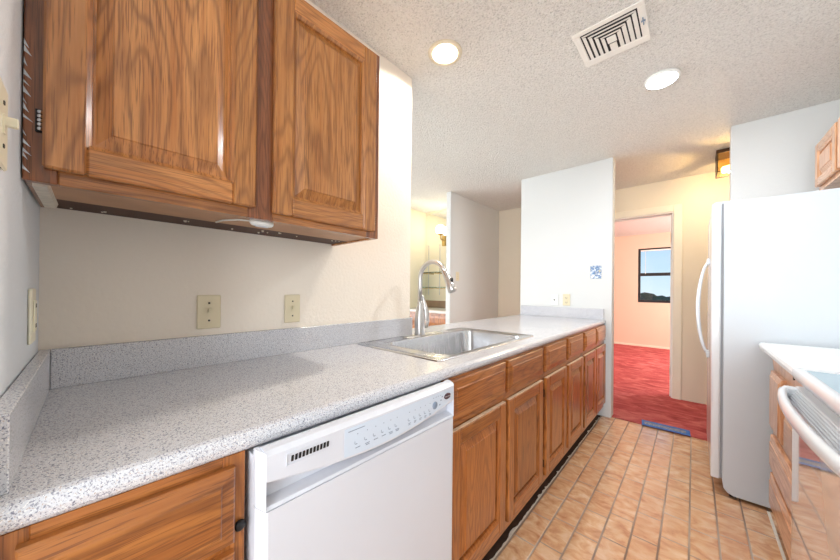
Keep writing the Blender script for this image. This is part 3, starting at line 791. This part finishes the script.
# ---- wall plates
def plate(name, label, cat, c, axis, sgn, m, kind, w=0.070, h=0.116, group=None):
    """plate on a wall; axis of the wall normal, sgn its direction"""
    t = Thing(name, label, cat, c, group)
    cx, cy, cz = c
    def B(mb, u0, u1, v0, v1, d0, d1, mm, bev=0):
        if axis == 'x':
            xs = sorted((cx+sgn*d0, cx+sgn*d1)); mb.box(*xs, cy+u0, cy+u1, cz+v0, cz+v1, mm, bev)
        else:
            ys = sorted((cy+sgn*d0, cy+sgn*d1)); mb.box(cx+u0, cx+u1, *ys, cz+v0, cz+v1, mm, bev)
    b = MB(); B(b, -w/2, w/2, -h/2, h/2, 0.0005, 0.006, m, 0.0025); t.part('cover_plate', b)
    if kind == 'toggle':
        b = MB(); B(b, -0.006, 0.006, -0.013, 0.013, 0.006, 0.008, m, 0); B(b, -0.0045, 0.0045, -0.002, 0.011, 0.006, 0.019, m, 0.001); t.part('toggle', b)
        for v in (-0.03, 0.03):
            b = MB(); B(b, -0.003, 0.003, v-0.003, v+0.003, 0.006, 0.0075, m_dot, 0.0008); t.part('screw', b)
    elif kind == 'outlet':
        b = MB()
        for v in (-0.026, 0.020):
            B(b, -0.016, 0.016, v-0.013, v+0.013, 0.006, 0.0085, m, 0.002)
            B(b, -0.009, -0.006, v-0.004, v+0.006, 0.0085, 0.009, m_grey_hole); B(b, 0.006, 0.009, v-0.004, v+0.006, 0.0085, 0.009, m_grey_hole)
            B(b, -0.003, 0.003, v-0.010, v-0.006, 0.0085, 0.009, m_grey_hole)
        t.part('receptacle', b)
    elif kind == 'gfci':
        b = MB(); B(b, -0.017, 0.017, -0.034, 0.034, 0.006, 0.009, m, 0.001)
        for v in (-0.022, 0.022):
            B(b, -0.008, -0.005, v-0.004, v+0.005, 0.009, 0.0095, m_grey_hole); B(b, 0.005, 0.008, v-0.004, v+0.005, 0.009, 0.0095, m_grey_hole)
        t.part('receptacle', b)
    elif kind == 'jack':
        b = MB(); B(b, -0.007, 0.007, -0.008, 0.006, 0.006, 0.010, m_dot, 0.002); t.part('jack', b)
    return t
plate('light_switch', 'almond switch plate on the wall above the counter, nearer the left wall', 'light switch', (0, 0.367, 1.097), 'x', 1, m_almond, 'toggle')
plate('light_switch', 'almond switch plate above the counter between the cabinet and the sink', 'light switch', (0, 0.660, 1.097), 'x', 1, m_almond, 'toggle', 0.066)
plate('wall_outlet', 'ivory outlet on the left wall above the end of the counter', 'outlet', (0.172, 0, 1.115), 'y', 1, m_ivory, 'gfci', 0.075, 0.12)
plate('light_switch', 'ivory toggle switch at the left edge of the photo beside the wall cabinet', 'light switch', (0.535, 0, 1.405), 'y', 1, m_ivory, 'toggle')
plate('phone_jack', 'white wall plate with one dark jack above the far end of the counter', 'wall jack', (0.168, YN, 1.090), 'y', -1, m_white_pl, 'jack')
plate('wall_outlet', 'almond duplex outlet on the white wall above the far backsplash', 'outlet', (0.285, YN, 1.093), 'y', -1, m_almond, 'outlet')
plate('light_switch', 'blue patterned square switch plate high on the white end wall', 'light switch', (0.548, YN, 1.367), 'y', -1, m_floral, 'toggle', 0.094, 0.125)
plate('light_switch', 'small ivory switch on the partition wall behind the faucet', 'light switch', (-1.045, 3.325, 1.36), 'x', 1, m_almond, 'toggle', 0.07, 0.116)

# ---- refrigerator
FX, FY0, FY1, FT = 1.375, 2.567, 3.325, 1.703
t = Thing('refrigerator', 'tall white side-by-side refrigerator standing against the right wall', 'refrigerator', (1.72, 2.95, 0))
b = MB()
side = [(FX, FT), (FX, 0.085), (FX+0.005, 0.050), (FX+0.020, 0.030), (FX+0.045, 0.020), (2.10, 0.020), (2.10, FT)]
b.prism(side, 'y', FY0, FY1, m_fridge, bev=0.003); t.part('body', b)
for lab, (ya, yb) in (('wider near door', (FY0+0.002, 2.995)), ('narrower far door', (3.000, FY1-0.002))):
    b = MB(); b.box(1.325, FX-0.010, ya, yb, 0.093, FT+0.002, m_white, 0.010, 3)
    d = t.part('door', b)
    b = MB(); b.box(FX-0.0098, FX-0.0005, ya+0.008, yb-0.008, 0.10, FT-0.005, m_gasket); t.part('gasket', b, 'grey door gasket', d)
    hy = 2.955 if ya < 2.9 else 3.040
    b = MB(); path = []
    for k in range(17):
        s_ = k/16; z = 0.755+s_*(1.395-0.755); path.append((1.322-0.052*math.sin(math.pi*s_)**0.6-0.002, hy, z))
    b.tube(path, [0.007+0.004*math.sin(math.pi*k/16) for k in range(17)], m_white, 12)
    b.box(1.312, 1.3255, hy-0.014, hy+0.014, 0.735, 0.775, m_white, 0.004); b.box(1.312, 1.3255, hy-0.014, hy+0.014, 1.375, 1.415, m_white, 0.004)
    t.part('handle', b, None, d)
for y in (FY0+0.03, FY1-0.075):
    b = MB(); b.box(1.335, 1.45, y, y+0.045, FT+0.0025, FT+0.014, m_white, 0.004); t.part('hinge_cover', b)
for x in (FX+0.03, 2.02):
    b = MB(); b.box(x, x+0.03, FY0+0.03, FY1-0.03, 0.0, 0.0195, m_black); t.part('foot_rail', b)

# ---- right-hand base cabinet and counter
t = Thing('drawer_cabinet', 'pale oak drawer cabinet between the refrigerator and the white range', 'cabinet', (1.82, 2.08, 0))
b = MB(); b.box(1.575, 2.12, 1.675, 2.46, 0.10, TOPZ, oakr_v); t.part('carcass', b)
b = MB(); b.box(1.62, 2.12, 1.675, 2.46, 0.0, 0.10, dark_wood); t.part('toe_kick', b)
b = MB(); b.prism([(1.672, 0.10), (2.455, 0.10), (2.455, 0.79), (2.53, TOPZ), (1.672, TOPZ)], 'x', 1.552, 1.575, oakr_v); t.part('face_frame', b)
Mr = lambda yy, zz: (lambda u, v, d: (1.5515-d, yy+u, zz+v))
t.part('drawer_front', slab_mb(Mr(2.165, 0.505), 0.245, 0.287, oakr_v, rim=0.02)); t.part('drawer_front', slab_mb(Mr(1.69, 0.505), 0.395, 0.165, oakr_h, rim=0.02))
t.part('drawer_front', slab_mb(Mr(1.69, 0.300), 0.72, 0.170, oakr_h)); t.part('drawer_front', slab_mb(Mr(1.69, 0.108), 0.72, 0.172, oakr_h))
b = MB(); b.lathe((1.5515, 2.02, 0.835), [(0.008, -0.004), (0.008, 0)], m_black, 12, 'x'); t.part('bumper', b)
b = MB(); b.prism([(XR-0.002, TOPZ+0.0005), (1.520, TOPZ+0.0005), (1.510, 0.885), (1.508, 0.900), (1.513, 0.911), (1.522, 0.914), (XR-0.002, 0.914)], 'y', 1.672, 2.540, m_topr)
tag(b.build('countertop'), 'short pale countertop on the right between refrigerator and range', 'countertop')

# ---- range
RY0, RY1, RX = 0.905, 1.667, 1.502
t = Thing('electric_range', 'white electric range with glass cooktop at the right edge', 'range', (1.82, 1.29, 0))
b = MB(); b.box(RX+0.022, 2.12, RY0, RY1, 0.03, 0.900, m_white, 0.003); b.box(RX+0.05, 2.10, RY0+0.02, RY1-0.02, 0, 0.03, m_black); t.part('body', b)
b = MB()
b.loft([rrect(1.492, 2.12, RY0-0.001, RY1+0.001, 0.012, 0.9005), rrect(1.487, 2.12, RY0-0.002, RY1+0.002, 0.014, 0.915), rrect(1.489, 2.12, RY0-0.001, RY1+0.001, 0.014, 0.930), rrect(1.496, 2.11, RY0+0.006, RY1-0.006, 0.012, 0.936),
        rrect(1.512, 2.075, RY0+0.024, RY1-0.024, 0.012, 0.936), rrect(1.514, 2.072, RY0+0.026, RY1-0.026, 0.010, 0.932)], m_white, cap1=True)
t.part('cooktop_frame', b)
b = MB(); b.box(1.515, 2.071, RY0+0.027, RY1-0.027, 0.9322, 0.9335, m_glasstop); g = t.part('glass_top', b, 'pale blue glass surface')
for (x, y, r) in ((1.68, 1.09, 0.10), (1.68, 1.48, 0.075), (1.93, 1.09, 0.075), (1.93, 1.48, 0.10)):
    b = MB(); b.lathe((x, y, 0.9336), [(r, 0), (r, 0.0006), (r-0.006, 0.0006), (r-0.006, 0)], m_ring, 36, cap=False); t.part('burner_ring', b, None, g)
b = MB(); b.box(RX-0.012, RX+0.020, RY0+0.003, RY1-0.003, 0.21, 0.805, m_ovendoor, 0.004); d = t.part('oven_door', b, 'glossy pale glass oven door')
b = MB(); b.prism([(RX+0.020, 0.8055), (RX-0.022, 0.8055), (RX-0.030, 0.822), (RX-0.030, 0.836), (RX-0.004, 0.874), (RX+0.020, 0.876)], 'y', RY0+0.003, RY1-0.003, m_white)
for k in range(7):
    f = (k+0.5)/7; x = RX-0.030+0.026*f; z = 0.836+0.038*f
    b.prism([(x-0.001, z), (x-0.0016, z+0.0035), (x+0.0008, z+0.0035), (x+0.0006, z)], 'y', RY0+0.06, RY1-0.05, m_rib)
t.part('vent_strip', b, 'ribbed vent behind the handle', d)
b = MB(); N = 32; loops = []
for k in range(N+1):
    s_ = k/N; yy = RY0+0.012+s_*(RY1-RY0-0.024); bow = 0.040*(math.sin(math.pi*s_)**0.5 if 0 < s_ < 1 else 0)
    x0 = RX-0.022-bow; w = 0.018; loops.append([Vector(p) for p in ((x0-w*0.1, yy, 0.874), (x0-w*0.55, yy, 0.868), (x0-w*0.6, yy, 0.848), (x0-w*0.2, yy, 0.838), (x0+w*0.4, yy, 0.840), (x0+w*0.6, yy, 0.856), (x0+w*0.4, yy, 0.872))])
for yy in (RY0+0.012, RY1-0.040): b.box(RX-0.036, RX-0.003, yy, yy+0.028, 0.842, 0.874, m_white, 0.005)
b.loft(loops, m_white); t.part('handle', b, 'curved white bar handle', d)
b = MB(); b.box(RX-0.008, RX+0.020, RY0+0.003, RY1-0.003, 0.04, 0.20, m_white, 0.004); t.part('storage_drawer', b)
b = MB(); b.prism([(2.075, 0.9362), (2.12, 0.9362), (2.12, 1.10), (2.095, 1.10)], 'y', RY0, RY1, m_white); bg = t.part('back_panel', b)
for y in (1.0, 1.1, 1.47, 1.57):
    b = MB(); b.lathe((2.083, y, 1.03), [(0.020, -0.022), (0.022, -0.006), (0.022, 0.0)], m_white, 20, 'x'); t.part('knob', b, None, bg)

# ---- cabinet over the refrigerator
t = Thing('wall_cabinet', 'short pale oak cabinet hung on the right wall above the refrigerator', 'cabinet', (1.96, 2.75, 1.815))
b = MB(); b.box(1.835, XR-0.003, 2.36, 3.155, 1.822, 2.125, oakr_v); t.part('carcass', b)
b = MB(); b.box(1.822, 1.835, 2.36, 3.155, 1.815, 1.85, oakr_h); b.box(1.822, 1.835, 2.36, 3.155, 2.09, 2.125, oakr_h)
b.box(1.822, 1.835, 2.36, 2.40, 1.85, 2.09, oakr_v); b.box(1.822, 1.835, 3.115, 3.155, 1.85, 2.09, oakr_v); b.box(1.822, 1.835, 2.735, 2.785, 1.85, 2.09, oakr_v)
t.part('face_frame', b)
Mu = lambda yy, zz: (lambda u, v, d: (1.8215-d, yy+u, zz+v))
for (a, c) in ((2.385, 2.742), (2.778, 3.140)):
    t.part('door', door_mb(Mu(a, 1.842), c-a, 0.262, oakr_v, oakr_h, fr=0.05))

# ---- lamps
t = Thing('recessed_light', 'round recessed ceiling light with almond trim ring above the sink', 'ceiling light', (0.264, 1.346, H))
b = MB(); c = (0.264, 1.346, 0)
b.lathe(c, [(0.066, H-0.0005), (0.090, H-0.0005), (0.088, H-0.006), (0.064, H-0.007), (0.060, H+0.002), (0.066, H+0.002)], m_trimring, 40, cap=False); t.part('trim_ring', b, 'almond trim ring')
b = MB(); b.lathe(c, [(0.0655, H+0.001), (0.060, H+0.060), (0.0605, H+0.060), (0.0658, H+0.001)], m_can, 40, cap=False); t.part('baffle', b)
b = MB(); b.lathe(c, [(0.062, H+0.055), (0.054, H+0.030), (0.040, H+0.018), (0.015, H+0.014)], m_lit, 32); t.part('bulb', b, 'lit bulb')
t = Thing('ceiling_disc_light', 'bright round flush light on the ceiling above the middle of the floor', 'ceiling light', (1.10, 2.34, H))
b = MB(); c = (1.10, 2.34, 0); b.lathe(c, [(0.084, H-0.0008), (0.084, H-0.010), (0.077, H-0.018), (0.072, H-0.014)], m_white_pl, 40); t.part('trim_ring', b)
b = MB(); b.lathe(c, [(0.072, H-0.0185), (0.062, H-0.022), (0.03, H-0.024)], m_litc, 36); t.part('lens', b, 'lit lens')

# ceiling register
t = Thing('ceiling_vent', 'square white ceiling air register with nested louvres', 'vent', (0.938, 1.81, H))
VX0, VX1, VY0, VY1 = 0.793, 1.083, 1.672, 1.950
b = MB(); w = 0.030; z0, z1 = H-0.007, H-0.0008
b.box(VX0, VX1, VY0, VY0+w, z0, z1, m_trim, 0.003); b.box(VX0, VX1, VY1-w*1.5, VY1, z0, z1, m_trim, 0.003)
b.box(VX0, VX0+w, VY0+w, VY1-w*1.5, z0, z1, m_trim, 0.003); b.box(VX1-w, VX1, VY0+w, VY1-w*1.5, z0, z1, m_trim, 0.003); t.part('frame', b)
b = MB(); b.box(VX0+w, VX1-w, VY0+w, VY1-w*1.5, H-0.0022, H-0.0008, m_black); t.part('duct_opening', b, 'dark duct opening')
for k in range(5):
    b = MB(); g = 0.006+k*0.0225; ww = 0.0155
    xa, xb, ya, yb = VX0+w+g, VX1-w-g, VY0+w+g, VY1-w*1.5-0.001
    za, zb = H-0.0075, H-0.0028
    if k == 4: b.box(xa, xb, ya, ya+0.045, za, zb, m_trim, 0.001)
    else:
        b.prism([(ya, za), (ya, za+0.001), (ya+ww, zb+0.0012), (ya+ww, zb)], 'x', xa, xb, m_trim)
        b.prism([(xa, zb), (xa, zb+0.0012), (xa+ww, za+0.001), (xa+ww, za)], 'y', ya+ww, yb, m_trim)
        b.prism([(xb, zb), (xb, zb+0.0012), (xb-ww, za+0.001), (xb-ww, za)], 'y', ya+ww, yb, m_trim)
    t.part('louvre', b)
b = MB(); b.box(VX0+w+0.10, VX1-w-0.10, VY0+w+0.15, VY1-w*1.5, H-0.0074, H-0.003, m_trim); t.part('centre_plate', b)
b = MB(); b.box(VX1-0.018, VX1-0.014, VY0+0.10, VY0+0.14, H-0.016, H-0.007, m_mark); b.box(VX1-0.024, VX1-0.008, VY0+0.118, VY0+0.122, H-0.013, H-0.007, m_mark); t.part('damper_lever', b)

# hall ceiling lantern
t = Thing('hall_lantern', 'small square bronze and amber glass ceiling lantern in the hall', 'ceiling light', (1.49, 3.90, H))
b = MB(); b.box(1.385, 1.595, 3.795, 4.005, H-0.030, H-0.0008, m_bronze, 0.002); t.part('canopy', b)
b = MB()
for x in (1.388, 1.586):
    for y in (3.798, 3.996): b.box(x, x+0.006, y, y+0.006, H-0.19, H-0.030, m_bronze)
b.box(1.388, 1.592, 3.798, 3.804, H-0.196, H-0.19, m_bronze); b.box(1.388, 1.592, 3.996, 4.002, H-0.196, H-0.19, m_bronze)
b.box(1.388, 1.394, 3.804, 3.996, H-0.196, H-0.19, m_bronze); b.box(1.586, 1.592, 3.804, 3.996, H-0.196, H-0.19, m_bronze); t.part('frame', b)
b = MB(); b.box(1.396, 1.398, 3.806, 3.994, H-0.188, H-0.032, m_amber); b.box(1.582, 1.584, 3.806, 3.994, H-0.188, H-0.032, m_amber)
b.box(1.398, 1.582, 3.806, 3.808, H-0.188, H-0.032, m_amber); b.box(1.398, 1.582, 3.992, 3.994, H-0.188, H-0.032, m_amber); t.part('glass_shade', b, 'amber glass panels')
b = MB(); b.tube([(1.42, 3.90, H-0.155), (1.43, 3.90, H-0.155), (1.48, 3.90, H-0.155), (1.54, 3.90, H-0.155), (1.56, 3.90, H-0.155)], [0.014, 0.028, 0.034, 0.028, 0.014], m_bulb, 16); t.part('bulb', b, 'lit bulb')
d = bpy.data.lights.new('hall_lantern_light', 'POINT'); d.energy = 13; d.color = (1.0, 0.80, 0.54); d.shadow_soft_size = 0.05
o = bpy.data.objects.new('hall_lantern_light', d); o.location = (1.49, 3.90, H-0.23); COL.objects.link(o)

# ---- wet bar behind the partition
t = Thing('bar_cabinet', 'small oak bar cabinet with pale top in the lit nook behind the faucet', 'cabinet', (-1.56, 3.5, 0))
b = MB(); b.box(-1.998, -1.117, 3.26, 3.777, 0.10, 0.865, oakb_v); b.box(-1.998, -1.117, 3.30, 3.777, 0, 0.10, dark_wood); t.part('carcass', b)
for (a, c) in ((-1.985, -1.565), (-1.545, -1.130)):
    Mb = (lambda a: (lambda u, v, d: (a+u, 3.259-d, v)))(a)
    dm = door_mb(lambda u, v, d, a=a: (a+u, 3.259-d, 0.14+v), c-a, 0.53, oakb_v, oakb_v); t.part('door', dm)
    t.part('drawer_front', slab_mb(lambda u, v, d, a=a: (a+u, 3.259-d, 0.70+v), c-a, 0.13, oakb_v))
b = MB(); b.box(-1.999, -1.116, 3.225, 3.778, 0.866, 0.900, m_bar_top, 0.004); t.part('worktop', b)
b = MB(); b.box(-1.999, -1.116, 3.760, 3.779, 0.9005, 1.01, m_bar_splash, 0.002); t.part('backsplash', b)
b = MB(); b.box(-1.995, -1.12, 3.772, 3.779, 1.012, 2.40, m_mirror); tag(b.build('bar_mirror'), 'tall mirror covering the back wall of the bar nook', 'mirror')
for k, (z, lab) in enumerate(((1.445, 'upper glass shelf on the mirror in the bar nook'), (1.215, 'lower glass shelf on the mirror in the bar nook'))):
    tb = Thing('glass_shelf', lab, 'shelf', (-1.56, 3.69, z), 'glass shelves in the bar nook')
    b = MB(); b.box(-1.96, -1.14, 3.60, 3.765, z, z+0.010, m_shelf); tb.part('shelf_pane', b)
    for x in (-1.93, -1.70, -1.35):
        b = MB(); b.box(x, x+0.008, 3.64, 3.770, z-0.014, z-0.001, m_brass); tb.part('bracket', b)
for x in (-1.93, -1.70, -1.35):
    o = MB().box(x-0.001, x+0.009, 3.7665, 3.7718, 1.10, 1.90, m_nickel).build('shelf_standard')
    tag(o, 'slim metal shelf standard fixed upright to the bar mirror', 'shelf rail', 'shelf rails on the bar mirror')
t = Thing('wall_sconce', 'brass sconce with a lit white globe on the bar nook mirror', 'wall lamp', (-1.61, 3.77, 1.98))
b = MB(); b.box(-1.645, -1.585, 3.752, 3.7715, 1.86, 2.02, m_brass, 0.004); b.tube([(-1.615, 3.752, 1.95), (-1.615, 3.70, 1.95), (-1.615, 3.68, 1.98), (-1.615, 3.68, 2.02)], 0.010, m_brass, 10)
b.lathe((-1.615, 3.68, 2.015), [(0.02, 0), (0.045, 0.012), (0.045, 0.02)], m_brass, 20); t.part('mount', b)
b = MB(); b.lathe((-1.615, 3.68, 2.10), [(0.04, -0.066)]+[(0.078*math.sin(a), -0.078*math.cos(a)) for a in [0.6+k*0.16 for k in range(16)]], m_globe, 24); t.part('globe', b, 'lit white glass globe')
d = bpy.data.lights.new('sconce_light', 'POINT'); d.energy = 3.2; d.color = (1.0, 0.86, 0.64); d.shadow_soft_size = 0.07
o = bpy.data.objects.new('sconce_light', d); o.location = (-1.615, 3.55, 2.10); COL.objects.link(o)

# ---- taped threshold strip
t = Thing('threshold_strip', 'grey strip held by blue masking tape where tiles meet red carpet', 'tape', (1.06, 3.44, 0.008))
b = MB(); P = [(0.90, 3.505), (0.915, 3.375), (1.235, 3.385), (1.228, 3.515)]
def strip(u0, u1, v0, v1, z0, z1, m, wob=0.0):
    A = []
    n = 14
    def at(u, v):
        a = Vector(P[0]).lerp(Vector(P[3]), u); c = Vector(P[1]).lerp(Vector(P[2]), u); return a.lerp(c, v)
    for k in range(n+1):
        p = at(u0+(u1-u0)*k/n, v0+random.uniform(-wob, wob)); A.append((p.x, p.y))
    for k in range(n, -1, -1):
        p = at(u0+(u1-u0)*k/n, v1+random.uniform(-wob, wob)); A.append((p.x, p.y))
    b.prism(A, 'z', z0, z1, m)
strip(0.02, 0.97, 0.10, 0.90, 0.0065, 0.0105, m_film, 0.01); t.part('grey_strip', b)
for (u0, u1, v0, v1) in ((0, 1, 0, 0.24), (0, 1, 0.72, 1.0), (0, 0.06, 0.24, 0.72), (0.92, 1, 0.24, 0.72)):
    b = MB(); strip(u0, u1, v0, v1, 0.0107, 0.0120, m_blue, 0.02); t.part('tape_piece', b, 'blue masking tape')
